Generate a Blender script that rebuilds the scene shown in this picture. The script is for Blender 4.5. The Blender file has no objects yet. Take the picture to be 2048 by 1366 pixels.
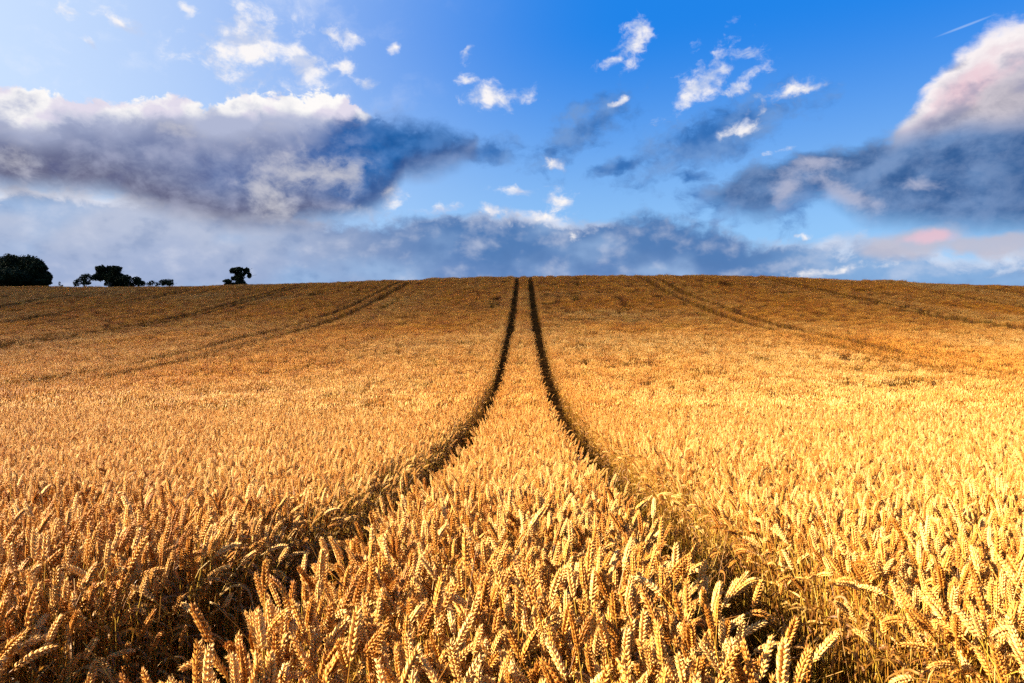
import bpy, math, random
import numpy as np
from mathutils import Vector, Matrix

random.seed(7)
rng = np.random.default_rng(11)
D = bpy.data
sc = bpy.context.scene
COL = sc.collection
F = 1365.0                       # focal length in pixels of the 2048 px wide frame
YAW = math.atan(24.0 / F)        # the camera looks 1 degree left of the wheel tracks
CAMZ = 1.47
EXPOSURE = 2.65
WH = 0.85                        # height of the crop

# ------------------------------------------------------------------ terrain
PY = np.array([-400, -30, -5, 0, 1.5, 3, 5.3, 7.5, 9.5, 13.1, 19.7, 25.7, 31, 37, 48, 63, 78, 93, 100, 108, 118, 135, 170, 250, 500, 1500, 6000.])
PZ = np.array([3, -.3, -.5, -.6, -.66, -.83, -1.06, -1.2, -1.29, -1.38, -1.34, -1.05, -.58, .08, 1.22, 3.4, 6.0, 8.62, 9.43, 9.95, 10.1, 9.9, 8.5, 4, -20, -60, -150.])
SX = np.array([-400, -200, -110, -90, -66, -49.5, -33, -16.5, 0, 16.5, 33, 45, 58, 75, 100, 200, 400.])
SS = np.array([34, 30, 22, 20, 16, 12, 8, 2.5, 0, -.5, 0, 3, 7, 11, 14, 18, 20.])
XN = np.array([-400., -95, -70, -45, -20, 0, 15, 30, 45, 58, 75, 100, 400])
CN = np.array([1.04, 1.03, 1.0, .985, .99, 1.0, 1.0, .995, .985, .97, .95, .94, .94])

def pchip(x, xp, fp):
    """monotone cubic interpolation, so that the slopes stay smooth"""
    h = np.diff(xp); dl = np.diff(fp) / h
    m = np.zeros(len(xp)); m[0] = dl[0]; m[-1] = dl[-1]
    for i in range(1, len(xp) - 1):
        if dl[i - 1] * dl[i] > 0:
            w1 = 2 * h[i] + h[i - 1]; w2 = h[i] + 2 * h[i - 1]
            m[i] = (w1 + w2) / (w1 / dl[i - 1] + w2 / dl[i])
    x = np.clip(np.asarray(x, float), xp[0], xp[-1])
    k = np.clip(np.searchsorted(xp, x) - 1, 0, len(h) - 1)
    t = (x - xp[k]) / h[k]
    return ((1 + 2 * t) * (1 - t) ** 2 * fp[k] + t * (1 - t) ** 2 * h[k] * m[k]
            + t * t * (3 - 2 * t) * fp[k + 1] + t * t * (t - 1) * h[k] * m[k + 1])

def lerpn(x, seed=0):
    r = np.random.default_rng(seed).random(4096)
    i = np.floor(x).astype(int); t = x - i; t = t * t * (3 - 2 * t)
    return r[i % 4096] * (1 - t) + r[(i + 1) % 4096] * t

_R2 = np.random.default_rng(3).random((256, 256))
def noise2(x, y):
    xi = np.floor(x).astype(int); yi = np.floor(y).astype(int)
    tx = x - xi; ty = y - yi; tx = tx * tx * (3 - 2 * tx); ty = ty * ty * (3 - 2 * ty)
    a = _R2[xi % 256, yi % 256]; b = _R2[(xi + 1) % 256, yi % 256]
    c = _R2[xi % 256, (yi + 1) % 256]; d = _R2[(xi + 1) % 256, (yi + 1) % 256]
    return (a * (1 - tx) + b * tx) * (1 - ty) + (c * (1 - tx) + d * tx) * ty - .5

def ground(X, Y):
    X = np.asarray(X, float); Y = np.asarray(Y, float)
    fade = np.clip((Y - 5) / 60, 0, 1)
    z = pchip(Y - pchip(X, SX, SS) * np.clip(Y / 25, 0, 1), PY, PZ) * (1 + (pchip(X, XN, CN) - 1) * fade)
    z = z + noise2(X / 23 + 9, Y / 19 + 3) * .30 * fade
    return z - WH + CAMZ

# ------------------------------------------------------------------ materials
def mat(name):
    m = D.materials.new(name); m.use_nodes = True
    nt = m.node_tree; b = nt.nodes['Principled BSDF']
    return m, nt, b

def N(nt, t, **kw):
    n = nt.nodes.new(t)
    for k, v in kw.items():
        setattr(n, k, v)
    return n

def ramp(nt, fac, stops):
    r = N(nt, 'ShaderNodeValToRGB')
    e = r.color_ramp.elements
    while len(e) < len(stops): e.new(.5)
    for i, (p, c) in enumerate(stops):
        e[i].position = p; e[i].color = (*c, 1)
    nt.links.new(fac, r.inputs[0])
    return r.outputs[0]

def straw(name, stops, rough, spec, trans, nscale, bump=0.0, grain=.25):
    """dry plant: colour differs from plant to plant and, in fine streaks, along it; thin enough to let some light through"""
    m, nt, b = mat(name)
    L = nt.links.new
    info = N(nt, 'ShaderNodeObjectInfo'); tc = N(nt, 'ShaderNodeTexCoord')
    no = N(nt, 'ShaderNodeTexNoise'); no.inputs['Scale'].default_value = nscale; no.inputs['Detail'].default_value = 2
    L(tc.outputs['Object'], no.inputs['Vector'])
    mx = N(nt, 'ShaderNodeMath', operation='MULTIPLY_ADD'); L(no.outputs[0], mx.inputs[0]); mx.inputs[1].default_value = 1.0
    sub = N(nt, 'ShaderNodeMath', operation='MULTIPLY_ADD'); L(info.outputs['Random'], sub.inputs[0]); sub.inputs[1].default_value = .72; sub.inputs[2].default_value = -.36
    L(sub.outputs[0], mx.inputs[2])
    c = ramp(nt, mx.outputs[0], stops)
    at = N(nt, 'ShaderNodeAttribute', attribute_type='INSTANCER', attribute_name='ripe')      # 'ripe' only sets a redder tint, up the slope and in patches
    rp = N(nt, 'ShaderNodeMix', data_type='RGBA', blend_type='MULTIPLY'); L(at.outputs['Fac'], rp.inputs[0]); L(c, rp.inputs[6]); rp.inputs[7].default_value = (1.0, .72, .11, 1)
    c = rp.outputs[2]
    L(c, b.inputs['Base Color'])
    b.inputs['Roughness'].default_value = rough
    b.inputs['Specular IOR Level'].default_value = spec
    tr = N(nt, 'ShaderNodeBsdfTranslucent'); L(c, tr.inputs['Color'])
    ms = N(nt, 'ShaderNodeMixShader'); ms.inputs[0].default_value = trans
    L(b.outputs[0], ms.inputs[1]); L(tr.outputs[0], ms.inputs[2])
    L(ms.outputs[0], nt.nodes['Material Output'].inputs['Surface'])
    return m

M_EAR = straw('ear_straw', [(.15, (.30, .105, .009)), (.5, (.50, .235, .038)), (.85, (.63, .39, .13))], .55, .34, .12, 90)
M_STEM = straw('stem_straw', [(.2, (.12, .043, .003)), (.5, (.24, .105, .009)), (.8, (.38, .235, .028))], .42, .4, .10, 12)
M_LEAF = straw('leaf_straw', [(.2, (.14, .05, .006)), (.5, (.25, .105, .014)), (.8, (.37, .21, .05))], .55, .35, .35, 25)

# ------------------------------------------------------------------ mesh builder
class MB:
    def __init__(s): s.v = []; s.f = []; s.m = []; s.n = 0
    def add(s, v, f, mi=0):
        v = np.asarray(v, float)
        s.f += [tuple(i + s.n for i in q) for q in f]; s.m += [mi] * len(f)
        s.v.append(v); s.n += len(v)
    def merge(s, o, M=None, t=(0, 0, 0)):
        V = np.concatenate(o.v)
        if M is not None: V = V @ np.asarray(M).T
        V = V + np.asarray(t)
        s.f += [tuple(i + s.n for i in q) for q in o.f]; s.m += o.m
        s.v.append(V); s.n += len(V)
    def mesh(s, name, mats, smooth=True):
        me = D.meshes.new(name)
        V = np.concatenate(s.v)
        me.from_pydata(V.tolist(), [], s.f)
        for m in mats: me.materials.append(m)
        me.polygons.foreach_set('material_index', s.m)
        if smooth: me.polygons.foreach_set('use_smooth', [True] * len(s.f))
        me.update()
        return me

def unit(v): return v / (np.linalg.norm(v) + 1e-12)

def frames(P):
    """tangent, side and normal along a curve"""
    P = np.asarray(P); T = np.gradient(P, axis=0); T /= np.linalg.norm(T, axis=1)[:, None] + 1e-12
    S = []; ref = np.array([1., 0, 0]) if abs(T[0][0]) < .9 else np.array([0, 1., 0])
    s = unit(ref - T[0] * (ref @ T[0]))
    for t in T:
        s = unit(s - t * (s @ t)); S.append(s)
    S = np.array(S)
    return T, S, np.cross(T, S)

def tube(mb, P, R, seg, mi=0, squash=1.0, cap=False, roll=0.):
    P = np.asarray(P); T, S, B = frames(P); n = len(P)
    a = np.arange(seg) * 2 * math.pi / seg + roll
    V = []
    for i in range(n):
        V.append(P[i] + R[i] * (np.cos(a)[:, None] * S[i] + squash * np.sin(a)[:, None] * B[i]))
    V = np.concatenate(V)
    f = [(i * seg + j, i * seg + (j + 1) % seg, (i + 1) * seg + (j + 1) % seg, (i + 1) * seg + j) for i in range(n - 1) for j in range(seg)]
    if cap:
        f.append(tuple(range(seg))[::-1]); f.append(tuple((n - 1) * seg + j for j in range(seg)))
    mb.add(V, f, mi)

def ribbon(mb, P, W, twist, mi=0, fold=.25):
    """a dry leaf: a folded strip along a curve"""
    P = np.asarray(P); T, S, B = frames(P); n = len(P); V = []
    for i in range(n):
        c, s = math.cos(twist * i / n), math.sin(twist * i / n)
        side = c * S[i] + s * B[i]; up = -s * S[i] + c * B[i]
        V += [P[i] - side * W[i], P[i] + up * W[i] * fold, P[i] + side * W[i]]
    f = []
    for i in range(n - 1):
        for k in (0, 1):
            f.append((3 * i + k, 3 * i + k + 1, 3 * i + 4 + k, 3 * i + 3 + k))
    mb.add(V, f, mi)

# ------------------------------------------------------------------ wheat plants
def stalk_curve(r, H, lean, nod, L, az=None):
    """stem points (root to neck) and ear points (neck to tip)"""
    az = r.random() * 2 * math.pi if az is None else az
    dx, dy = math.cos(az), math.sin(az); w = r.normal(0, .015)
    p = np.zeros(3); stem = [p.copy()]; n1 = 12; ear = []
    k0 = .74
    for i in range(n1):
        t = (i + 1) / n1
        th = lean * (.4 + .6 * t) + nod * .62 * max(0, (t - k0) / (1 - k0)) ** 2
        p = p + H / n1 * np.array([dx * math.sin(th) - dy * w, dy * math.sin(th) + dx * w, math.cos(th)])
        stem.append(p.copy())
    ear.append(p.copy()); n2 = 8
    for i in range(n2):
        t = (i + 1) / n2
        th = lean + nod * (.62 + .38 * t)
        p = p + L / n2 * np.array([dx * math.sin(th), dy * math.sin(th), math.cos(th)])
        ear.append(p.copy())
    return np.array(stem), np.array(ear)

# one floret: a pointed grain husk, seen at three levels of detail
def floret(seg, rings):
    V = []
    for t, rr in rings:
        for j in range(seg):
            a = 2 * math.pi * j / seg
            V.append((rr * math.cos(a), rr * math.sin(a), t))
    n = len(rings); f = [(i * seg + j, i * seg + (j + 1) % seg, (i + 1) * seg + (j + 1) % seg, (i + 1) * seg + j) for i in range(n - 1) for j in range(seg)]
    V.append((0, 0, 0)); V.append((0, 0, 1.0)); a, b = n * seg, n * seg + 1
    f += [(a, (j + 1) % seg, j) for j in range(seg)] + [(b, (n - 1) * seg + j, (n - 1) * seg + (j + 1) % seg) for j in range(seg)]
    return np.array(V), f
FL0 = floret(6, [(.14, .17), (.36, .27), (.58, .22), (.78, .075), (.9, .02)])
FL1 = floret(4, [(.35, .30), (.68, .13)])

def put(mb, fl, o, d, up, L, W, Tk, mi=0):
    d = unit(d); s = unit(np.cross(d, up)); u = np.cross(s, d)
    V = fl[0] * np.array([W, Tk, L])
    mb.add(o + V[:, :1] * s + V[:, 1:2] * u + V[:, 2:3] * d, fl[1], mi)

def make_ear(mb, E, r, lod, mi=0, fat=1.0):
    T, S, B = frames(E); n = len(E); L = np.linalg.norm(np.diff(E, axis=0), axis=1).sum()
    ro = r.random() * math.pi
    def at(t):
        x = t * (n - 1); i = min(int(x), n - 2); q = x - i
        return E[i] * (1 - q) + E[i + 1] * q, unit(T[i] * (1 - q) + T[i + 1] * q), S[i], B[i]
    if lod <= 1:
        tube(mb, E, np.full(n, .0016), 4, mi)
        N_ = 17 if lod == 0 else 16
        for k in range(N_):
            t = .01 + .94 * k / (N_ - 1)
            p, tt, s0, b0 = at(t)
            s = math.cos(ro) * s0 + math.sin(ro) * b0; b = np.cross(tt, s)
            sg = 1 if k % 2 else -1
            env = (.62 + .38 * min(1, t * 5)) * (1 - .34 * max(0, (t - .55) / .45)) * fat
            out = s * sg
            if lod == 0:
                for j in (-1, 0, 1):
                    a = r.normal(0, .07)
                    d = tt * .86 + out * (.50 - .10 * abs(j) + a) + b * j * (.42 + r.normal(0, .05))
                    sz = env * (1.12 if j == 0 else 1.0) * r.uniform(.9, 1.1)
                    put(mb, FL0, p + out * .0016 + b * j * .0022, d, out, .0168 * sz, .0122 * sz, .0104 * sz, mi)
            else:
                for j in (-1, 1):
                    d = tt * .85 + out * (.5 + r.normal(0, .08)) + b * j * .36
                    put(mb, FL1, p + out * .0015 + b * j * .002, d, out, .0168 * env, .0130 * env, .0114 * env, mi)
        p, tt, s0, b0 = at(1.0)
        for j in range(4 if lod == 0 else 2):                    # the tuft at the tip
            d = tt + .28 * (s0 * r.normal() + b0 * r.normal())
            put(mb, FL0 if lod == 0 else FL1, p - tt * .004, d, s0, .0165, .0075, .0075, mi)
        if lod == 0:                                             # short beards
            for j in range(9):
                p, tt, s0, b0 = at(r.uniform(.55, 1))
                a = r.random() * 6.28; o = math.cos(a) * s0 + math.sin(a) * b0
                q = p + o * .006 + tt * .008
                tube(mb, [q, q + (tt * .9 + o * .45) * r.uniform(.005, .012)], [.00045, .0001], 3, mi)
    else:
        m = 7 if lod == 2 else 4; seg = 4 if lod == 2 else 3
        P = []; R = []
        for k in range(m):
            t = k / (m - 1); p, tt, s0, b0 = at(t)
            P.append(p + (s0 * (1 if k % 2 else -1)) * (.0018 if lod == 2 else 0))
            e = (.55 + .45 * min(1, t * 4)) * (1 - .85 * max(0, (t - .6) / .4))
            R.append(.0082 * e * fat * (1.18 if k % 2 else .86))
        tube(mb, P, R, seg, mi, squash=.8, roll=ro, cap=True)

def make_leaf(mb, S_, r, mi, lod):
    h = r.uniform(.35, .86); x = h * (len(S_) - 1); i = int(x); o = S_[i] + (S_[min(i + 1, len(S_) - 1)] - S_[i]) * (x - i)
    a = r.random() * 6.28; L = r.uniform(.08, .24); up = r.uniform(.2, 1.2); n = 8 if lod == 0 else (5 if lod == 1 else 3)
    P = [o]; th = r.uniform(.2, .6)
    for k in range(n):
        th += (up + .9) * 1.6 / n
        P.append(P[-1] + L / n * np.array([math.cos(a) * math.sin(th), math.sin(a) * math.sin(th), math.cos(th)])); a += r.normal(0, .25)
    W = [(.0042 if lod < 2 else .005) * min(1, 3 * (1 - k / n) + .08) for k in range(n + 1)]
    ribbon(mb, P, W, r.normal(0, 2.2), mi, .3)

NODS = [0.05, .15, .25, .35, .5, .45, .1, .75, .3, 1.15, .6, 1.7, .2, .9, 2.2, 1.4]
def plant_parts(r, lod, nod, lean=None, az=None, H=None):
    H = H or r.uniform(.74, .82); L = r.uniform(.064, .092)
    lean = abs(r.normal(0, .09)) if lean is None else lean
    St, E = stalk_curve(r, H, lean, nod, L, az)
    stem, ear, leaf = MB(), MB(), []
    if lod == 0: tube(stem, St, np.linspace(.0021, .0012, len(St)), 6)
    elif lod == 1: tube(stem, St[::1], np.linspace(.0022, .0013, len(St)), 3)
    elif lod == 2: tube(stem, St[[0, 4, 8, 10, 12]], [.0024, .0024, .002, .0018, .0016], 3)
    else: tube(stem, St[[0, 7, 12]], [.003, .003, .0025], 3)
    make_ear(ear, E, r, lod, 0, r.uniform(.80, 1.08) if lod < 2 else (1.0 if lod < 3 else 1.25))
    for q in range(2 if lod < 2 else 1):
        leaf.append(MB()); make_leaf(leaf[-1], St, r, 0, lod)
    return stem, ear, leaf

def recol(mb, mi):
    mb.m = [mi] * len(mb.f); return mb

def plant_mb(r, lod, nod, **k):
    s, e, l = plant_parts(r, lod, nod, **k)
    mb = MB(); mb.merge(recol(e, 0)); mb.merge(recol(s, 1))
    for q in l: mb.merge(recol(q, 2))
    return mb

MATS = [M_EAR, M_STEM, M_LEAF]
src = []     # the crop's plants and tufts: index in this list = variant
def add_src(mb, name='wheat_plants'):
    me = mb.mesh(name, MATS, True); o = D.objects.new(name, me); src.append(o); return len(src) - 1

V0, V1, V2, V3, VX = [], [], [], [], []
PARTS0 = []
for i, nd in enumerate(NODS):
    r = np.random.default_rng(100 + i)
    s, e, l = plant_parts(r, 0, nd)
    PARTS0.append(([s.mesh('wheat_stem', [M_STEM]), e.mesh('wheat_ear', [M_EAR])] + [q.mesh('wheat_leaf', [M_LEAF]) for q in l], nd))
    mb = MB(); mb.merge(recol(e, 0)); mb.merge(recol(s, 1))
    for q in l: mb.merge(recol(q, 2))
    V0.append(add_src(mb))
for i, nd in enumerate(NODS):
    V1.append(add_src(plant_mb(np.random.default_rng(200 + i), 1, nd)))
NODW = [.1, .2, .3, .15, .45, .6, .25, .9, 1.3]
def tuft(seed, lod, n, rad, hv=.05):
    r = np.random.default_rng(seed); mb = MB()
    for k in range(n):
        a = r.random() * 6.283; q = rad * math.sqrt(r.random())
        p = plant_mb(r, lod, NODW[r.integers(len(NODW))] * r.uniform(.7, 1.3), H=r.uniform(.70, .82) + r.normal(0, hv * .5))
        mb.merge(p, None, (q * math.cos(a), q * math.sin(a), 0))
    return mb
for i in range(10): V2.append(add_src(tuft(300 + i, 2, 22, .17)))
for i in range(10): V3.append(add_src(tuft(400 + i, 3, 60, .36, .06)))
for i in range(6):               # loose straws that lean across the others
    r = np.random.default_rng(500 + i); mb = MB()
    St, E = stalk_curve(r, r.uniform(.7, .95), r.uniform(.35, .75), .25, .05)
    tube(mb, St, np.linspace(.0018, .0009, len(St)), 4, 1)
    if i % 2: make_leaf(mb, St, r, 2, 0)
    VX.append(add_src(mb))

# ------------------------------------------------------------------ where the wheat stands
HALF, TRW, XC = .65, .42, -.05
def track_dist(X):
    """distance to the centre of the nearest wheel track; negative = inside the track's width"""
    k = np.round((X - XC) / 16.5); x = np.abs(X - XC - 16.5 * k)
    return np.abs(x - (HALF + TRW / 2) - .05 * (X > XC) * (k == 0)) - np.where(k == 0, TRW + .10 * (X > XC), np.where(np.abs(k) == 1, TRW * 1.9, TRW * 2.6)) / 2
GAP = .08                        # ears lean: the roots stand back from the track
def side_of(X):
    k = np.round((X - XC) / 16.5); x = X - XC - 16.5 * k
    return np.sign(np.abs(x) - (HALF + TRW / 2)) * np.sign(x)   # direction away from the track

def in_view(X, Y, m=1.15, extra=.6):
    xr = X / np.maximum(Y, .01) + math.tan(YAW)
    return np.abs(xr) < .75 * m + extra / np.maximum(Y, .3)

def scatter(y0, y1, dens, clear, taper=True):
    pts = []
    ys = np.geomspace(max(y0, .4), y1, 14)
    for a, b in zip(ys[:-1], ys[1:]):
        w = .75 * b * 1.18 + .9
        n = int(dens * (b - a) * 2 * w)
        X = rng.uniform(-w, w, n) - .01 * b; Y = rng.uniform(a, b, n)
        k = in_view(X, Y) & (track_dist(X + noise2(X * 0, Y * 1.3) * .05) > clear)
        pts.append(np.stack([X[k], Y[k]], 1))
    return np.concatenate(pts)

def patchiness(X, Y):
    """thin spots and old drill rows, where fewer ears stand"""
    a = noise2(X / 2.3, Y / 3.1) + .6 * noise2(X / .9 + 40, Y / 1.2)
    rows = noise2(X / .35 + 7, Y / 14. + 2) * np.clip((Y - 30) / 40, 0, 1)
    return a + rows * 1.3

P_, IDX, ROT, SCL, EDGE = [], [], [], [], []
def emit(XY, variants, hvar=.05, tilt=.07, s=1.0, weights=None, edge=True, sink=0., lowpatch=.0):
    X, Y = XY[:, 0], XY[:, 1]; n = len(X)
    Z = ground(X, Y) - sink
    if weights is not None: weights = np.array(weights, float) / np.sum(weights)
    P_.append(np.stack([X, Y, Z], 1))
    IDX.append(rng.choice(variants, n, p=weights))
    rx = rng.normal(0, tilt, n); ry = rng.normal(0, tilt, n)
    if edge:
        q = np.where(track_dist(X) < .17, .45, 1.0); rx *= q; ry *= q
                                                             # plants on a track's edge lean into the open space
        td = track_dist(X); f = np.exp(-np.maximum(td, 0) / .10) * rng.uniform(-.08, .12, n)
        ry -= side_of(X) * f
    ROT.append(np.stack([rx, ry, rng.uniform(0, 6.283, n)], 1))
    h = s * (1 + rng.normal(0, hvar, n) + lowpatch * noise2(X / 1.7, Y / 2.1) * 2)
    far = np.clip((Y - 18) / 40, 0, 1)
    h = h * (1 + far * (.26 * noise2(X / .42 + 7, Y / 17.) + .16 * noise2(X / 2.1, Y / 6.)))       # drill rows of uneven growth
    h = h * (1 + .45 * ((X / Y > .493) & (X / Y < .573) & (Y > 68)) * np.clip(noise2(X / 2.2, Y / 40) + .6, 0, 1) * np.clip((.573 - X / Y) / .03, 0, 1))   # rank growth at the field's far edge
    w = s * (1 + rng.normal(0, .05, n))
    if edge: h = np.where((track_dist(X) < .22) & (rng.random(n) < .35) & (np.abs(X - XC) > HALF), h * rng.uniform(.74, .96, n), h)   # stunted plants line the tracks
    SCL.append(np.stack([w, w, h], 1))

NW = np.array([1.8 if v < .5 else (1.9 if v < 1 else 1.6) for v in NODS])
near = scatter(.86, 4.2, 860, GAP)
emit(near, V0, .06, .13, weights=NW, lowpatch=.05)
NEAR_N = len(near)
mid = scatter(4.2, 14, 520, GAP)
emit(mid, V1, .05, .11, weights=NW, lowpatch=.05)
m2 = scatter(14, 42, 16, .22); k = patchiness(m2[:, 0], m2[:, 1]) > -.56
emit(m2[k], V2, .05, .06, lowpatch=.12)
e2 = scatter(14, 42, 260, .05); td = track_dist(e2[:, 0]); k = (td < .27)
emit(e2[k], V1, .04, .08, weights=NW)
m3 = scatter(42, 132, 5.2, .42); k = patchiness(m3[:, 0], m3[:, 1]) > -.50
emit(m3[k], V3, .06, .05, lowpatch=.13, edge=False)
e3 = scatter(42, 132, 16, .20); td = track_dist(e3[:, 0]); k = td < .48
emit(e3[k], V2, .04, .05, edge=False)
fl = scatter(102, 132, 5.2, -9); emit(fl[track_dist(fl[:, 0]) < .45], V3, .06, .05, edge=False)      # no tracks beyond the crest
xs = scatter(.8, 7, 30, -.1); emit(xs, VX, .1, .25, edge=False)

# ------------------------------------------------------------------ the nearest stalks are things of their own
def project(p):
    c, s = math.cos(YAW), math.sin(YAW)
    x = p[0] * c + p[1] * s; y = -p[0] * s + p[1] * c
    return 1024 + F * x / y, 683 - F * (p[2] - CAMZ) / y, y

def tag(o, label=None, category=None, group=None, kind=None):
    for k, v in (('label', label), ('category', category), ('group', group), ('kind', kind)):
        if v: o[k] = v
    return o

from mathutils import Euler
cand = []
for i in range(NEAR_N):
    p = P_[0][i]; v = int(IDX[0][i]); R = Euler(ROT[0][i].tolist()).to_matrix(); S = SCL[0][i]
    me = PARTS0[v][0][1]; c0 = me.vertices[0].co; c1 = me.vertices[32].co if len(me.vertices) > 32 else c0
    tip = R @ Vector((c1.x * S[0], c1.y * S[1], c1.z * S[2])) + Vector(p)
    x, y, d = project(tip)
    if d > .3 and -5 < x < 2053 and 0 < y < 1362:
        cand.append((d, i, x, y, tip))
cand.sort(key=lambda c: c[0])
chosen = cand[:300]
taken = {c[1] for c in chosen}

def pick_words(c):
    d, i, x, y, tip = c
    X = P_[0][i][0]; nd = PARTS0[int(IDX[0][i])][1]
    if X < XC - HALF: zone = 'beyond the darker wheel track'
    elif X > XC + HALF: zone = 'beyond the sunlit wheel track'
    else: zone = 'midway between tracks' if abs(X - XC) < .2 else ('between tracks near the darker' if X < XC else 'between tracks near the sunlit')
    pose = 'upright' if nd < .28 else ('leaning' if nd < .6 else ('nodding' if nd < 1.3 else 'hooked over'))
    return zone, pose
ORD = ['first', 'second', 'third', 'fourth', 'fifth', 'sixth', 'seventh', 'eighth', 'ninth', 'tenth', 'eleventh', 'twelfth', 'thirteenth', 'fourteenth', 'fifteenth', 'sixteenth', 'seventeenth', 'eighteenth', 'nineteenth', 'twentieth']
TENS = {2: 'twenty', 3: 'thirty', 4: 'forty', 5: 'fifty', 6: 'sixty', 7: 'seventy', 8: 'eighty', 9: 'ninety'}
def ordinal(n):
    if n <= 20: return ORD[n - 1]
    t, u = divmod(n, 10)
    return (TENS[t] + '-' + ORD[u - 1]) if u else TENS[t][:-1] + 'ieth'
YQ = np.quantile([-c[3] for c in chosen], [.2, .4, .6, .8])
cells = {}
for c in chosen:
    row = int(np.searchsorted(YQ, -c[3]))
    cells.setdefault((*pick_words(c), row), []).append(c)
ROWS = ['lowest row', 'second lowest row', 'middle row', 'second highest row', 'highest row']
first = {}
for (zone, pose, row), cs in cells.items():
    cs.sort(key=lambda c: c[2] * (-1 if 'darker' in zone else 1))
    ref = 'the darker track' if 'between' in zone else 'it'
    for q, c in enumerate(cs):
        i = c[1]; v = int(IDX[0][i])
        which = f'{ordinal(q + 1)} from {ref}' if len(cs) > 1 else 'the only one'
        lab = f'{pose} stalk {zone}, {which}, {ROWS[row]}'
        if v not in first:
            t = D.objects.new('wheat_stalk', None)
            kids = [D.objects.new(nm, me_) for nm, me_ in zip(('stem', 'ear', 'leaf', 'leaf'), PARTS0[v][0])]
            first[v] = (t, kids)
        else:
            t = first[v][0].copy(); kids = [k_.copy() for k_ in first[v][1]]
        for k_ in kids: k_.parent = t; COL.objects.link(k_)
        COL.objects.link(t)
        t.empty_display_size = .05
        t.location = P_[0][i].tolist(); t.rotation_euler = ROT[0][i].tolist(); t.scale = SCL[0][i].tolist()
        tag(t, lab, 'wheat stalk', 'ripe wheat stalks nearest the viewer')

keep = np.array([i not in taken for i in range(NEAR_N)])
P_[0] = P_[0][keep]; IDX[0] = IDX[0][keep]; ROT[0] = ROT[0][keep]; SCL[0] = SCL[0][keep]
P_ = np.concatenate(P_); IDX = np.concatenate(IDX).astype(np.int32); ROT = np.concatenate(ROT); SCL = np.concatenate(SCL)
print('plants placed', len(P_))
me = D.meshes.new('wheat_crop'); me.vertices.add(len(P_)); me.vertices.foreach_set('co', P_.ravel().astype(np.float32))
a = me.attributes.new('idx', 'INT', 'POINT'); a.data.foreach_set('value', IDX)
a = me.attributes.new('rot', 'FLOAT_VECTOR', 'POINT'); a.data.foreach_set('vector', ROT.ravel().astype(np.float32))
ripe = np.clip((P_[:, 1] - 14) / 50, 0, 1) * .85 + 1.1 * noise2(P_[:, 0] / 6 + 50, P_[:, 1] / 9 + 20) * np.clip(P_[:, 1] / 15, .25, 1)  # redder tint growing with distance, plus random patches
a = me.attributes.new('ripe', 'FLOAT', 'POINT'); a.data.foreach_set('value', np.clip(ripe, 0, 1).astype(np.float32))
a = me.attributes.new('scl', 'FLOAT_VECTOR', 'POINT'); a.data.foreach_set('vector', SCL.ravel().astype(np.float32))
crop = D.objects.new('wheat_crop', me); COL.objects.link(crop)
tag(crop, 'dense golden ripe wheat crop covering the whole hillside', 'wheat crop', kind='stuff')
ng = D.node_groups.new('wheat_crop', 'GeometryNodeTree')
ng.interface.new_socket('Geometry', in_out='INPUT', socket_type='NodeSocketGeometry')
ng.interface.new_socket('Geometry', in_out='OUTPUT', socket_type='NodeSocketGeometry')
gi = ng.nodes.new('NodeGroupInput'); go = ng.nodes.new('NodeGroupOutput')
iop = ng.nodes.new('GeometryNodeInstanceOnPoints'); g2i = ng.nodes.new('GeometryNodeGeometryToInstance')
for o in reversed(src):
    oi = ng.nodes.new('GeometryNodeObjectInfo'); oi.inputs['Object'].default_value = o; oi.inputs['As Instance'].default_value = False
    ng.links.new(oi.outputs['Geometry'], g2i.inputs[0])
def attr(name, t):
    n = ng.nodes.new('GeometryNodeInputNamedAttribute'); n.data_type = t; n.inputs['Name'].default_value = name
    return n.outputs['Attribute']
e2r = ng.nodes.new('FunctionNodeEulerToRotation')
ng.links.new(attr('rot', 'FLOAT_VECTOR'), e2r.inputs[0])
ng.links.new(gi.outputs[0], iop.inputs['Points']); ng.links.new(g2i.outputs[0], iop.inputs['Instance'])
iop.inputs['Pick Instance'].default_value = True
ng.links.new(attr('idx', 'INT'), iop.inputs['Instance Index']); ng.links.new(e2r.outputs[0], iop.inputs['Rotation'])
ng.links.new(attr('scl', 'FLOAT_VECTOR'), iop.inputs['Scale']); ng.links.new(iop.outputs[0], go.inputs[0])
md = crop.modifiers.new('plants', 'NODES'); md.node_group = ng

# ------------------------------------------------------------------ ground
def grid(xs, ys):
    X, Y = np.meshgrid(xs, ys); Z = ground(X, Y)
    Z = Z + noise2(X * 3.1, Y * 3.3) * .03 * (np.abs(Y) < 60)
    V = np.stack([X.ravel(), Y.ravel(), Z.ravel()], 1); nx, ny = len(xs), len(ys)
    i = np.arange(nx - 1)[None, :] + nx * np.arange(ny - 1)[:, None]
    return V, np.stack([i, i + 1, i + nx + 1, i + nx], -1).reshape(-1, 4)
def sym(a): return np.concatenate([-a[::-1], a[1:]])
xs_ = sym(np.concatenate([np.linspace(0, 6, 40), np.linspace(6.5, 60, 70), np.geomspace(62, 6000, 40)]))
ys_ = np.concatenate([-np.geomspace(5, 3000, 20)[::-1], np.linspace(-4, 12, 90), np.linspace(12.5, 200, 240), np.geomspace(205, 6000, 40)])
V, Fc = grid(xs_, ys_)
gm = D.meshes.new('ground'); gm.from_pydata(V.tolist(), [], Fc.tolist())
gm.polygons.foreach_set('use_smooth', [True] * len(gm.polygons))
m, nt, b = mat('soil'); L = nt.links.new
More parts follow.
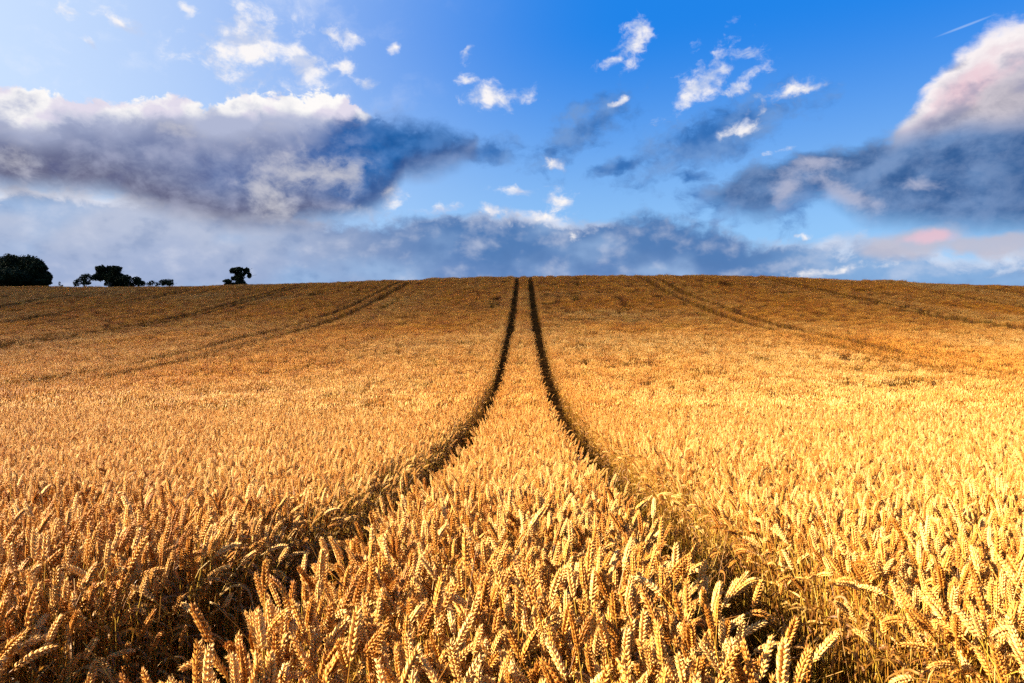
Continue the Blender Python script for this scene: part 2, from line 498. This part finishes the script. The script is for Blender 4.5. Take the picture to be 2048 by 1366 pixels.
tc = N(nt, 'ShaderNodeTexCoord'); n1 = N(nt, 'ShaderNodeTexNoise'); n1.inputs['Scale'].default_value = 9; n1.inputs['Detail'].default_value = 6
L(tc.outputs['Object'], n1.inputs['Vector'])
L(ramp(nt, n1.outputs[0], [(.3, (.020, .008, .002)), (.55, (.05, .022, .006)), (.8, (.16, .08, .02))]), b.inputs['Base Color'])
b.inputs['Roughness'].default_value = 1; b.inputs['Specular IOR Level'].default_value = 0
bp = N(nt, 'ShaderNodeBump'); bp.inputs['Strength'].default_value = .8; bp.inputs['Distance'].default_value = .03
L(n1.outputs[0], bp.inputs['Height']); L(bp.outputs[0], b.inputs['Normal'])
gm.materials.append(m)
go_ = D.objects.new('ground', gm); COL.objects.link(go_); tag(go_, 'brown soil under the wheat, bare in the wheel tracks', kind='structure')

# ------------------------------------------------------------------ trees beyond the crest
def tree_mats():
    m, nt, b = mat('dark_leaves'); L = nt.links.new
    info = N(nt, 'ShaderNodeTexCoord'); n1 = N(nt, 'ShaderNodeTexNoise'); n1.inputs['Scale'].default_value = 1.5
    L(info.outputs['Object'], n1.inputs['Vector'])
    L(ramp(nt, n1.outputs[0], [(.35, (.008, .013, .005)), (.65, (.022, .030, .010))]), b.inputs['Base Color'])
    b.inputs['Roughness'].default_value = .6
    b.inputs['Specular IOR Level'].default_value = .1
    m2_, nt2, b2 = mat('bark'); n2 = N(nt2, 'ShaderNodeTexNoise'); n2.inputs['Scale'].default_value = 8
    nt2.links.new(ramp(nt2, n2.outputs[0], [(.3, (.03, .022, .015)), (.7, (.09, .07, .05))]), b2.inputs['Base Color']); b2.inputs['Roughness'].default_value = .9
    return m, m2_
M_LV, M_BK = tree_mats()

def world_at(px, Y):
    c, s = math.cos(YAW), math.sin(YAW); u = (px - 1024) / F
    x, y = u * c - s, u * s + c
    return x / y * Y
def ray_z(py, px, Y):
    u = (px - 1024) / F; c, s = math.cos(YAW), math.sin(YAW); dep = Y / (u * s + c)
    return CAMZ + (683 - py) / F * dep

def tree(name, label, cat, px, Y, lobes, leaf=.16, dens=520, seed=0, limbs=True, group=None, base_w=.25):
    """lobes: (px, py, rx, ry) of leaf clumps, in picture pixels at the tree's distance, given depth and filled through their volume"""
    r = np.random.default_rng(seed); X0 = float(world_at(px, Y)); z0 = float(ground(X0, Y))
    k = Y / F
    t = D.objects.new(name, None); COL.objects.link(t); t.location = (X0, Y, z0)
    tag(t, label, cat, group)
    cr, tr = MB(), MB(); LV = []
    for (lx, ly, rx, ry) in lobes:
        c = np.array([world_at(lx, Y) - X0, r.normal(0, rx * k * .5), ray_z(ly, lx, Y) - z0]); R = np.array([rx * k, rx * k * .9, ry * k])
        n = max(60, int(dens * R[0] * R[2]))
        # sub-clumps give the outline its knobs
        nc = max(5, int(n / 45))
        for q in range(nc):
            u = r.normal(size=3); u /= np.linalg.norm(u); cc = c + u * R * (r.random() ** .45) * .82
            sr = r.uniform(.18, .36) * min(R[0], R[2])
            m_ = int(n / nc); g = r.normal(size=(m_, 3)); g /= np.maximum(1, np.linalg.norm(g, axis=1) / 1.7)[:, None]; pp = cc + g * sr * .55
            LV.append(pp)
        g = r.normal(size=(n // 2, 3)); g /= np.maximum(1, np.linalg.norm(g, axis=1) / 1.6)[:, None]; LV.append(c + g * R * .5)
    LV = np.concatenate(LV); LV = LV[LV[:, 2] > .15]; m_ = len(LV)
    a = r.normal(size=(m_, 3)); a /= np.linalg.norm(a, axis=1)[:, None]; b_ = np.cross(a, r.normal(size=(m_, 3))); b_ /= np.linalg.norm(b_, axis=1)[:, None]
    s = (leaf * r.uniform(.6, 1.3, m_))[:, None]
    Q = np.stack([LV - a * s, LV - b_ * s * .55, LV + a * s, LV + b_ * s * .55], 1).reshape(-1, 3)
    cr.add(Q, [(4 * i, 4 * i + 1, 4 * i + 2, 4 * i + 3) for i in range(m_)])
    o = D.objects.new('crown', cr.mesh('crown', [M_LV], False)); o.parent = t; COL.objects.link(o)
    cz = [np.array([world_at(l[0], Y) - X0, 0, ray_z(l[1], l[0], Y) - z0]) for l in lobes]
    top = max(cz, key=lambda c: c[2]); ht = max(.8, top[2])
    fork = np.array([top[0] * .3, 0, ht * .45])
    mid_ = fork * .5 + np.array([r.normal(0, .08) * ht * .2, 0, 0])
    tube(tr, [np.array([0, 0, -.3]), mid_, fork, top * .9 + fork * .1], [base_w * 1.2, base_w * .85, base_w * .7, base_w * .2], 8)
    for c in cz:
        m2_ = (fork + c) / 2 + np.array([r.normal(0, .15), r.normal(0, .2), .15 * ht * .3])
        tube(tr, [fork * .85, m2_, c], [base_w * .5, base_w * .3, base_w * .08], 6)
        for q in range(4):
            e = c + r.normal(size=3) * ht * .09
            tube(tr, [m2_ * .4 + c * .6, (m2_ + c + e) / 3 + .05, e], [base_w * .18, base_w * .1, .02], 4)
    o = D.objects.new('trunk', tr.mesh('trunk', [M_BK])); o.parent = t; COL.objects.link(o)
    return t

tree('oak_tree', 'massive dark broad tree at the far left end of the skyline', 'tree', 38, 142,
     [(-30, 541, 40, 32), (5, 538, 30, 29), (34, 536, 28, 27), (62, 537, 28, 27), (84, 541, 21, 25), (50, 556, 46, 18), (97, 556, 12, 16), (10, 560, 36, 16), (90, 565, 22, 9), (60, 568, 30, 10), (20, 568, 40, 10)], seed=1, base_w=.45, dens=1500, leaf=.2)
tree('sapling', 'tiny thin sapling just beside the massive broad tree', 'sapling', 120, 135, [(119, 567, 3, 5), (123, 571, 3, 3)], leaf=.09, seed=2, base_w=.04)
tree('small_tree', 'small airy tree hugging the near side of the taller round tree', 'tree', 168, 140,
     [(160, 556, 10, 7), (172, 552, 12, 6), (155, 566, 9, 8), (172, 564, 12, 8), (182, 556, 8, 7)], leaf=.12, dens=700, seed=3, base_w=.13)
tree('round_tree', 'taller round topped tree in the middle of the dark skyline clump', 'tree', 218, 142,
     [(205, 539, 13, 9), (222, 537, 15, 8), (238, 540, 12, 9), (200, 553, 13, 11), (222, 553, 22, 15), (240, 556, 13, 12), (218, 566, 30, 9)], leaf=.13, dens=1600, seed=4, base_w=.28)
tree('bushy_tree', 'low bushy tree joined to the round topped tree on its downhill end', 'tree', 262, 141,
     [(256, 558, 13, 9), (270, 560, 11, 9), (278, 567, 11, 7), (255, 567, 15, 8)], leaf=.13, dens=900, seed=5, base_w=.14)
tree('shrub', 'sparse low shrub between the bushy tree and the compact shrub', 'shrub', 305, 138,
     [(296, 568, 6, 5), (306, 566, 8, 6), (314, 568, 6, 5)], leaf=.10, dens=700, seed=6, base_w=.06, group='shrubs on the crest')
tree('shrub', 'compact dome shaped shrub with nothing growing on its open side', 'shrub', 334, 138,
     [(327, 565, 9, 8), (337, 564, 11, 8), (346, 568, 7, 6)], leaf=.11, dens=900, seed=7, base_w=.07, group='shrubs on the crest')
tree('lone_tree', 'lone crooked tree with overhanging top, apart from all others', 'tree', 474, 131,
     [(469, 542, 8, 7), (482, 540, 12, 6), (494, 542, 8, 7), (498, 551, 5, 7), (485, 549, 9, 6), (474, 555, 9, 9), (479, 565, 12, 9), (458, 563, 10, 5), (456, 570, 8, 6), (490, 570, 8, 5), (467, 557, 6, 5), (476, 548, 9, 7), (480, 556, 9, 8), (463, 568, 8, 5)], leaf=.105, dens=2600, seed=8, base_w=.12)

# ------------------------------------------------------------------ sky
SUN_AZ = math.radians(-103)       # measured from the view direction, to the left
SUN_EL = math.radians(27)
w = D.worlds.new('World'); sc.world = w; w.use_nodes = True
nt = w.node_tree; nt.nodes.clear(); L = nt.links.new
def val(x):
    return x
def M(op, a, b=None, c=None, clamp=False):
    n = N(nt, 'ShaderNodeMath', operation=op); n.use_clamp = clamp
    for i, x in enumerate((a, b, c)):
        if x is None: continue
        if isinstance(x, (int, float)): n.inputs[i].default_value = x
        else: L(x, n.inputs[i])
    return n.outputs[0]
def smooth(x, a, b):
    n = N(nt, 'ShaderNodeMapRange', interpolation_type='SMOOTHSTEP'); L(x, n.inputs[0]); n.inputs[1].default_value = a; n.inputs[2].default_value = b
    return n.outputs[0]
def mix(f, a, b):
    n = N(nt, 'ShaderNodeMix', data_type='RGBA')
    if isinstance(f, (int, float)): n.inputs[0].default_value = f
    else: L(f, n.inputs[0])
    for i, x in ((6, a), (7, b)):
        if isinstance(x, tuple): n.inputs[i].default_value = (*x, 1)
        else: L(x, n.inputs[i])
    return n.outputs[2]
def lin(r, g, b_):
    f = lambda c: (c / 255 / 12.92) if c <= 10 else ((c / 255 + .055) / 1.055) ** 2.4
    return (f(r), f(g), f(b_))
def azel(px, py):
    u = (px - 1024) / F; v = (683 - py) / F; c, s = math.cos(YAW), math.sin(YAW)
    x, y = u * c - s, u * s + c
    return math.atan2(x, y), math.atan2(v, math.hypot(x, y))
tc = N(nt, 'ShaderNodeTexCoord'); sp = N(nt, 'ShaderNodeSeparateXYZ'); L(tc.outputs['Generated'], sp.inputs[0])
AZ = M('ARCTAN2', sp.outputs[0], sp.outputs[1]); EL = M('ARCSINE', sp.outputs[2])
cv = N(nt, 'ShaderNodeCombineXYZ'); L(AZ, cv.inputs[0]); L(EL, cv.inputs[1]); P0 = cv.outputs[0]
def noise(vec, scale, detail, rough=.55, sy=1.0, off=(0, 0, 0), dist=0.):
    mp = N(nt, 'ShaderNodeMapping'); L(vec, mp.inputs[0]); mp.inputs['Scale'].default_value = (scale, scale * sy, 1); mp.inputs['Location'].default_value = off
    n = N(nt, 'ShaderNodeTexNoise'); n.inputs['Scale'].default_value = 1; n.inputs['Detail'].default_value = detail; n.inputs['Roughness'].default_value = rough; n.inputs['Distortion'].default_value = dist
    L(mp.outputs[0], n.inputs[0]); return n
def warp(vec, scale, amt, off):
    n = noise(vec, scale, 4, .55, 1.3, off)
    q = N(nt, 'ShaderNodeSeparateColor'); L(n.outputs['Color'], q.inputs[0])
    a = M('ADD', AZ, M('MULTIPLY_ADD', q.outputs[0], amt, -.5 * amt)); e = M('ADD', EL, M('MULTIPLY_ADD', q.outputs[1], amt * .7, -.35 * amt))
    v2 = N(nt, 'ShaderNodeCombineXYZ'); L(a, v2.inputs[0]); L(e, v2.inputs[1])
    return v2.outputs[0]
PW = warp(P0, 16, .055, (8, 2, 0))
big = noise(P0, 5, 3, .5, 1.6)                                   # broad swells
fine = noise(P0, 15, 8, .54, 1.35, (3, 1, 0), .1)               # billows
fine2 = noise(P0, 15, 5, .50, 1.35, (3 + .22, 1 - .26, 0), .1)  # the same, a step away from the sun: their difference is the billows' lit side
NE = M('SUBTRACT', noise(PW, 46, 6, .66, 1.3, (1, 7, 0)).outputs[0], .5)
NB = M('SUBTRACT', big.outputs[0], .5); NF = M('SUBTRACT', fine.outputs[0], .5)
REL = M('SUBTRACT', fine.outputs[0], fine2.outputs[0])
def curve(pts):
    """elevation as a function of azimuth through the given picture points"""
    t = M('MULTIPLY_ADD', AZ, 1 / (2 * math.pi), .5)
    n = N(nt, 'ShaderNodeFloatCurve'); c = n.mapping.curves[0]
    p = sorted((azel(*q) if isinstance(q, tuple) else q) for q in pts)
    norm = [((a + math.pi) / (2 * math.pi), e / 1.2 * .5 + .5) for a, e in p]
    while len(c.points) < len(norm): c.points.new(.5, .5)
    for i, (x, y) in enumerate(norm):
        c.points[i].location = (x, y); c.points[i].handle_type = 'AUTO_CLAMPED'
    n.mapping.update()
    L(t, n.inputs['Value'])
    return M('MULTIPLY', M('SUBTRACT', n.outputs[0], .5), 2.4)
px = 1 / F
def blobs(lst, vec=None):
    acc = None; vec = PW if vec is None else vec
    for (cx, cy, rx, ry, rot, *g) in lst:
        a, e = azel(cx, cy)
        mp = N(nt, 'ShaderNodeMapping', vector_type='TEXTURE'); L(vec, mp.inputs[0])
        mp.inputs['Location'].default_value = (a, e, 0); mp.inputs['Rotation'].default_value = (0, 0, math.radians(rot)); mp.inputs['Scale'].default_value = (rx * px, ry * px, 1)
        ln = N(nt, 'ShaderNodeVectorMath', operation='LENGTH'); L(mp.outputs[0], ln.inputs[0])
        v = M('SUBTRACT', g[0] if g else 1.0, ln.outputs['Value'])
        acc = v if acc is None else M('MAXIMUM', acc, v)
    return acc

# clear sky: the Nishita sky, made as deep a blue as the photograph's
sky = N(nt, 'ShaderNodeTexSky', sky_type='NISHITA'); sky.sun_disc = False; sky.sun_elevation = SUN_EL; sky.sun_rotation = SUN_AZ
sky.air_density = 1.0; sky.dust_density = .6; sky.ozone_density = 3.0
STR = .05; K = 1 / STR
def C(r, g, b_, k=1.0): return tuple(c * k * K / EXPO for c in lin(r, g, b_))
EXPO = 2 ** EXPOSURE
glow = M('ADD', smooth(AZ, math.radians(20), math.radians(-48)), M('MULTIPLY', smooth(EL, .42, .02), .45))
base = mix(smooth(EL, .06, .44), C(150, 200, 245), C(0, 128, 232))
base = mix(M('MULTIPLY', M('POWER', smooth(AZ, math.radians(10), math.radians(-46)), 1.2), 1.0), base, C(208, 228, 255))
base = mix(.05, base, sky.outputs[0])

def over(sh, dens, c):
    b_ = N(nt, 'ShaderNodeBackground'); b_.inputs[1].default_value = STR
    if isinstance(c, tuple): b_.inputs[0].default_value = (*c, 1)
    else: L(c, b_.inputs[0])
    if sh is None: return b_.outputs[0]
    m = N(nt, 'ShaderNodeMixShader'); L(dens, m.inputs[0]); L(sh, m.inputs[1]); L(b_.outputs[0], m.inputs[2])
    return m.outputs[0]
col = over(None, None, base)
# low bank of cloud along the horizon
topC = curve([(-200, 370), (0, 378), (150, 384), (330, 392), (500, 410), (640, 430), (740, 445), (800, 432), (900, 424), (1000, 428), (1150, 440), (1250, 428), (1380, 440), (1480, 468), (1540, 492), (1640, 482), (1750, 478), (1850, 500), (2048, 498), (2300, 480), (-math.pi, .1) if False else (2600, 470)])
dC = M('ADD', M('SUBTRACT', topC, EL), M('ADD', M('MULTIPLY', NF, .075), M('MULTIPLY', NE, .03)))
denC = smooth(dC, -.008, .018)
cc = mix(smooth(AZ, math.radians(-26), math.radians(-4)), C(184, 194, 218), C(84, 126, 182))
cc = mix(smooth(AZ, math.radians(16), math.radians(27)), cc, C(134, 174, 220))
cc = mix(M('MULTIPLY', smooth(dC, .03, .10), .45), cc, C(128, 156, 205))
cc = mix(smooth(NB, -.02, .16), cc, C(152, 182, 222))
cc = mix(M('MULTIPLY', smooth(REL, -.02, .28), .45), cc, C(226, 228, 240))
cc = mix(M('MULTIPLY', smooth(REL, .0, -.2), .35), cc, C(84, 122, 176))
cc = mix(M('MULTIPLY', smooth(dC, .022, .004), M('MULTIPLY', smooth(NB, -.1, .1), .9)), cc, C(250, 244, 246))
col = over(col, denC, cc)

# wisps in shade
sh = blobs([(1165, 262, 125, 46, 32), (1400, 285, 150, 52, 18), (1480, 250, 130, 54, 15), (975, 302, 75, 26, 5), (1240, 335, 60, 18, 10), (1385, 350, 55, 18, -5), (1110, 300, 40, 24, 40), (1480, 395, 110, 44, 0), (1600, 390, 70, 44, 60)])
dS = smooth(M('ADD', sh, M('ADD', M('MULTIPLY', NF, 1.8), M('MULTIPLY', NE, 1.6))), -.25, .8)
col = over(col, M('MULTIPLY', dS, .9), mix(smooth(REL, -.2, .2), C(44, 104, 176), C(112, 152, 208)))
# small sunlit puffs
wh = blobs([(492, 98, 84, 74, 0, 1.15), (605, 122, 50, 40, -30, 1.1), (685, 134, 42, 22, 0), (737, 162, 34, 24, 0), (240, 45, 42, 20, -15), (150, 30, 26, 18, 0), (188, 92, 32, 12, -30), (370, 20, 20, 36, 20, .8), (400, 75, 60, 30, -30, .55),
    (678, 72, 44, 15, -15), (788, 100, 22, 13, 20, .8), (930, 105, 14, 22, 0, .7), (1268, 82, 52, 32, 50), (1225, 115, 60, 16, 20, .7), (1415, 150, 95, 34, 42), (1480, 105, 75, 20, -8), (1480, 170, 60, 16, 25, .8), (1570, 186, 76, 20, 15), (1625, 174, 30, 8, 8),
    (1492, 246, 42, 16, 5), (985, 190, 92, 26, 5), (935, 165, 34, 18, -10, .8), (1243, 200, 24, 10, 15), (1108, 330, 30, 14, -20), (1040, 382, 50, 16, 10), (1120, 402, 42, 26, -15), (1090, 437, 55, 14, 0, .8),
    (885, 417, 62, 14, 10), (985, 427, 40, 12, -15), (1160, 468, 30, 18, 10, .8), (1562, 305, 42, 9, 15, .8), (1615, 470, 26, 7, 10, .8), (1660, 545, 110, 14, 6, .9), (780, 385, 40, 36, -10)])
dW = smooth(M('ADD', wh, M('ADD', M('MULTIPLY', NF, 2.6), M('MULTIPLY', NE, 2.2))), .0, 1.15)
cw = mix(smooth(REL, -.10, .08), C(196, 208, 236), C(255, 250, 248))
col = over(col, M('MULTIPLY', dW, .96), cw)

veil = smooth(M('ADD', M('MULTIPLY', NB, 1.6), M('ADD', M('MULTIPLY', NF, 1.2), M('MULTIPLY', NE, .7))), -.05, .75)
col = over(col, M('MULTIPLY', M('MULTIPLY', veil, .75), M('MULTIPLY', smooth(AZ, azel(1050, 0)[0], azel(250, 0)[0]), smooth(EL, .22, .34))), C(244, 246, 255))
# the long cloud on the left: sunlit crown, grey-violet body, blue shaded nose
topA = curve([(-600, 150), (-200, 150), (0, 170), (60, 188), (150, 190), (215, 205), (300, 188), (370, 182), (412, 216), (470, 200), (545, 182), (600, 196), (660, 184), (705, 190), (722, 228), (780, 240), (850, 246), (915, 258), (955, 284), (970, 330), (1100, 480), (1500, 700)])
botA = curve([(-600, 380), (0, 386), (200, 398), (300, 424), (380, 446), (450, 460), (600, 458), (720, 446), (780, 412), (800, 362), (860, 356), (915, 345), (950, 322), (968, 285), (1100, 150), (1500, -100)])
NE2 = smooth(M('ADD', NE, M('MULTIPLY', REL, .6)), -.22, .22)
upA = M('ADD', M('SUBTRACT', topA, EL), M('ADD', M('MULTIPLY', NF, .060), M('MULTIPLY', NE, .034)))
dnA = M('ADD', M('SUBTRACT', EL, botA), M('ADD', M('MULTIPLY', NF, .03), M('MULTIPLY', NB, .02)))
nose = smooth(AZ, azel(690, 0)[0], azel(800, 0)[0])
hard = smooth(upA, -.001, .006)
denA = M('MULTIPLY', M('ADD', M('MULTIPLY', hard, M('SUBTRACT', 1.0, nose)), M('MULTIPLY', smooth(upA, -.016, .022), nose)), smooth(dnA, -.012, .030))
aL = M('MULTIPLY', smooth(M('ADD', AZ, M('MULTIPLY', NB, .35)), azel(400, 300)[0], azel(760, 300)[0]), smooth(M('ADD', dnA, M('MULTIPLY', NF, .08)), .0, .06))
body = mix(aL, C(122, 134, 172), C(22, 92, 166))
body = mix(smooth(dnA, .085, .02), body, mix(M('MAXIMUM', aL, M('MULTIPLY', smooth(AZ, azel(500, 0)[0], azel(760, 0)[0]), .5)), C(98, 100, 130), C(46, 100, 164)))
body = mix(M('MULTIPLY', smooth(REL, -.05, .28), .5), body, C(176, 178, 204))
body = mix(M('MULTIPLY', smooth(REL, -.02, -.24), .4), body, C(72, 84, 136))
body = mix(M('MULTIPLY', NE2, .22), body, C(190, 198, 222))
body = mix(M('MULTIPLY', M('MULTIPLY', smooth(AZ, azel(620, 0)[0], azel(800, 0)[0]), smooth(dnA, .0, .045)), .8), body, mix(smooth(REL, -.2, .2), C(14, 78, 146), C(48, 118, 190)))
lightp = blobs([(590, 350, 110, 50, 15), (545, 390, 70, 70, -40), (680, 350, 100, 40, -5), (400, 250, 120, 40, 0, .7), (560, 250, 60, 30, 0, .6), (780, 390, 30, 36, 0, 1), (700, 430, 90, 26, 0, .8), (40, 300, 60, 60, 0, .8)])
body = mix(M('MULTIPLY', smooth(M('ADD', lightp, M('ADD', M('MULTIPLY', NF, 2.8), M('MULTIPLY', NE, 1.2))), .0, 1.3), .85), body, C(208, 206, 212))
body = mix(M('MULTIPLY', M('SUBTRACT', 1.0, nose), smooth(M('ADD', upA, M('MULTIPLY', NB, .10)), .062, .026)), body, mix(smooth(AZ, azel(640, 0)[0], azel(760, 0)[0]), C(176, 184, 212), C(36, 108, 182)))
crown = blobs([(30, 205, 130, 60, 0), (110, 200, 100, 30, 0), (300, 200, 130, 42, 8), (500, 200, 90, 34, 0), (650, 200, 90, 42, 8, 1.1)])
body = mix(M('MULTIPLY', smooth(M('ADD', upA, M('MULTIPLY', NF, .08)), .050, .010), smooth(M('ADD', crown, M('MULTIPLY', NF, 1.4)), -.1, .5)), body, mix(smooth(AZ, azel(730, 0)[0], azel(770, 0)[0]), mix(smooth(REL, -.12, .05), C(226, 220, 236), C(255, 252, 250)), C(60, 128, 198)))
col = over(col, denA, body)

# the tall cloud on the right and its dark base
topB = curve([(1000, 700), (1350, 420), (1400, 385), (1450, 350), (1540, 312), (1620, 296), (1700, 280), (1780, 272), (1800, 238), (1835, 190), (1900, 112), (1950, 64), (2010, 36), (2060, 30), (2300, 20), (2700, 200)])
botB = curve([(1000, 150), (1350, 350), (1400, 395), (1450, 432), (1520, 446), (1590, 420), (1630, 400), (1700, 432), (1760, 460), (1900, 468), (2060, 478), (2400, 480), (2700, 440)])
upB = M('ADD', M('SUBTRACT', topB, EL), M('ADD', M('MULTIPLY', NF, .060), M('MULTIPLY', NE, .022)))
dnB = M('ADD', M('SUBTRACT', EL, botB), M('ADD', M('MULTIPLY', NF, .03), M('MULTIPLY', NB, .02)))
denB = M('MULTIPLY', smooth(upB, -.004, .018), smooth(dnB, -.012, .034))
bb = mix(smooth(REL, -.24, .22), C(50, 92, 148), C(104, 140, 190))
bb = mix(M('MULTIPLY', smooth(AZ, azel(1900, 0)[0], azel(2100, 0)[0]), .5), bb, C(30, 82, 140))
tw = smooth(M('ADD', EL, M('MULTIPLY', NB, .12)), azel(1900, 300)[1], azel(1900, 215)[1])
towc = mix(smooth(upB, .03, .09), C(214, 206, 218), C(176, 172, 186))
bb = mix(M('MULTIPLY', NE2, .22), bb, C(160, 178, 214))
pk = blobs([(1960, 150, 110, 34, 28), (1840, 220, 60, 30, 40)])
towc = mix(M('MULTIPLY', smooth(M('ADD', pk, M('MULTIPLY', NF, 1.0)), .0, .8), .8), towc, C(244, 204, 214))
towc = mix(smooth(M('ADD', upB, M('MULTIPLY', NF, .06)), .045, .012), towc, C(255, 248, 248))
towc = mix(M('MULTIPLY', NE2, .4), towc, C(236, 226, 232))
towc = mix(M('MULTIPLY', smooth(REL, .0, -.2), .6), towc, C(140, 144, 176))
bb = mix(M('MULTIPLY', tw, smooth(AZ, azel(1760, 200)[0], azel(1820, 200)[0])), bb, towc)
lpb = blobs([(1570, 380, 30, 60, 10), (1700, 400, 110, 24, -30), (1620, 330, 60, 22, 0), (1850, 370, 60, 30, 0, .7)])
bb = mix(M('MULTIPLY', smooth(M('ADD', lpb, M('ADD', M('MULTIPLY', NF, 2.4), M('MULTIPLY', NE, 1.4))), .0, 1.2), .75), bb, C(186, 188, 210))
col = over(col, denB, bb)
# pale cloud under the dark base, with its pink heart
pb = blobs([(1830, 490, 110, 36, 0), (1990, 488, 110, 26, 0)])
pd = smooth(M('ADD', pb, M('MULTIPLY', NF, 1.2)), .0, .7)
pc = mix(smooth(blobs([(1865, 478, 52, 16, 0)]), .0, .7), C(192, 190, 206), C(236, 194, 204))
col = over(col, M('MULTIPLY', pd, .85), pc)
# a short contrail
tr_ = smooth(blobs([(1930, 52, 52, 2.6, 10)], P0), .0, .8)
col = over(col, M('MULTIPLY', tr_, .4), C(190, 215, 250))
wo = N(nt, 'ShaderNodeOutputWorld'); L(col, wo.inputs[0])
w.cycles.sampling_method = 'MANUAL'; w.cycles.sample_map_resolution = 512

# ------------------------------------------------------------------ volume added out of frame to darken the upper hill
def cloud(cx, cy, cz, rx, ry, rz, dens, seed):
    r = np.random.default_rng(seed); nu, nv = 48, 16; V = []
    for i in range(nv + 1):
        ph = math.pi * i / nv
        for j in range(nu):
            a = 2 * math.pi * j / nu
            d = np.array([math.cos(a) * math.sin(ph), math.sin(a) * math.sin(ph), math.cos(ph) ** 3])
            k = 1 + .35 * float(noise2(np.array([d[0] * 2.2 + 20 + d[2]]), np.array([d[1] * 2.2 + 30 + seed]))[0])
            V.append(d * np.array([rx, ry, rz]) * k)
    f = [(i * nu + j, (i + 1) * nu + j, (i + 1) * nu + (j + 1) % nu, i * nu + (j + 1) % nu) for i in range(nv) for j in range(nu)]
    mb = MB(); mb.add(V, f)
    m = D.materials.new('shade_cloud_vapour'); m.use_nodes = True; t = m.node_tree; t.nodes.remove(t.nodes['Principled BSDF'])
    pv = N(t, 'ShaderNodeVolumePrincipled'); pv.inputs['Density'].default_value = dens; pv.inputs['Color'].default_value = (.9, .9, .92, 1); pv.inputs['Anisotropy'].default_value = .5
    t.links.new(pv.outputs[0], t.nodes['Material Output'].inputs['Volume'])
    o = D.objects.new('cloud', mb.mesh('cloud', [m])); COL.objects.link(o); o.location = (cx, cy, cz)
    tag(o, 'unseen vapour volume added to shade the upper hillside', kind='stuff')
hz = 420.; back = hz / math.tan(SUN_EL)
CLX, CLY = math.sin(SUN_AZ) * back, math.cos(SUN_AZ) * back
cloud(CLX + 10, CLY + 172, hz, 460, 160, 60, .0128, 5)  # unseen, set between sun and hill only to shade the slope

# ------------------------------------------------------------------ sun, camera, render
sun = D.lights.new('sun', 'SUN'); sun.energy = 5.0; sun.angle = math.radians(.5); sun.color = (1, .85, .63)
so = D.objects.new('sun', sun); COL.objects.link(so)
dirv = Vector((math.sin(SUN_AZ) * math.cos(SUN_EL), math.cos(SUN_AZ) * math.cos(SUN_EL), math.sin(SUN_EL)))
so.rotation_euler = dirv.to_track_quat('Z', 'Y').to_euler(); so.location = dirv * 50
cam = D.cameras.new('camera'); cam.sensor_width = 36; cam.lens = 36 * F / 2048; cam.clip_start = .05; cam.clip_end = 20000
co = D.objects.new('camera', cam); COL.objects.link(co); co.location = (0, 0, CAMZ)
co.rotation_euler = (math.pi / 2, 0, YAW)
sc.camera = co
sc.view_settings.view_transform = 'Standard'; sc.view_settings.look = 'None'; sc.view_settings.exposure = EXPOSURE; sc.view_settings.gamma = 1
sc.render.engine = 'CYCLES'
sc.cycles.max_bounces = 5; sc.cycles.diffuse_bounces = 4; sc.cycles.glossy_bounces = 2; sc.cycles.transmission_bounces = 3
sc.cycles.use_adaptive_sampling = True; sc.cycles.adaptive_threshold = .02
sc.cycles.use_denoising = False
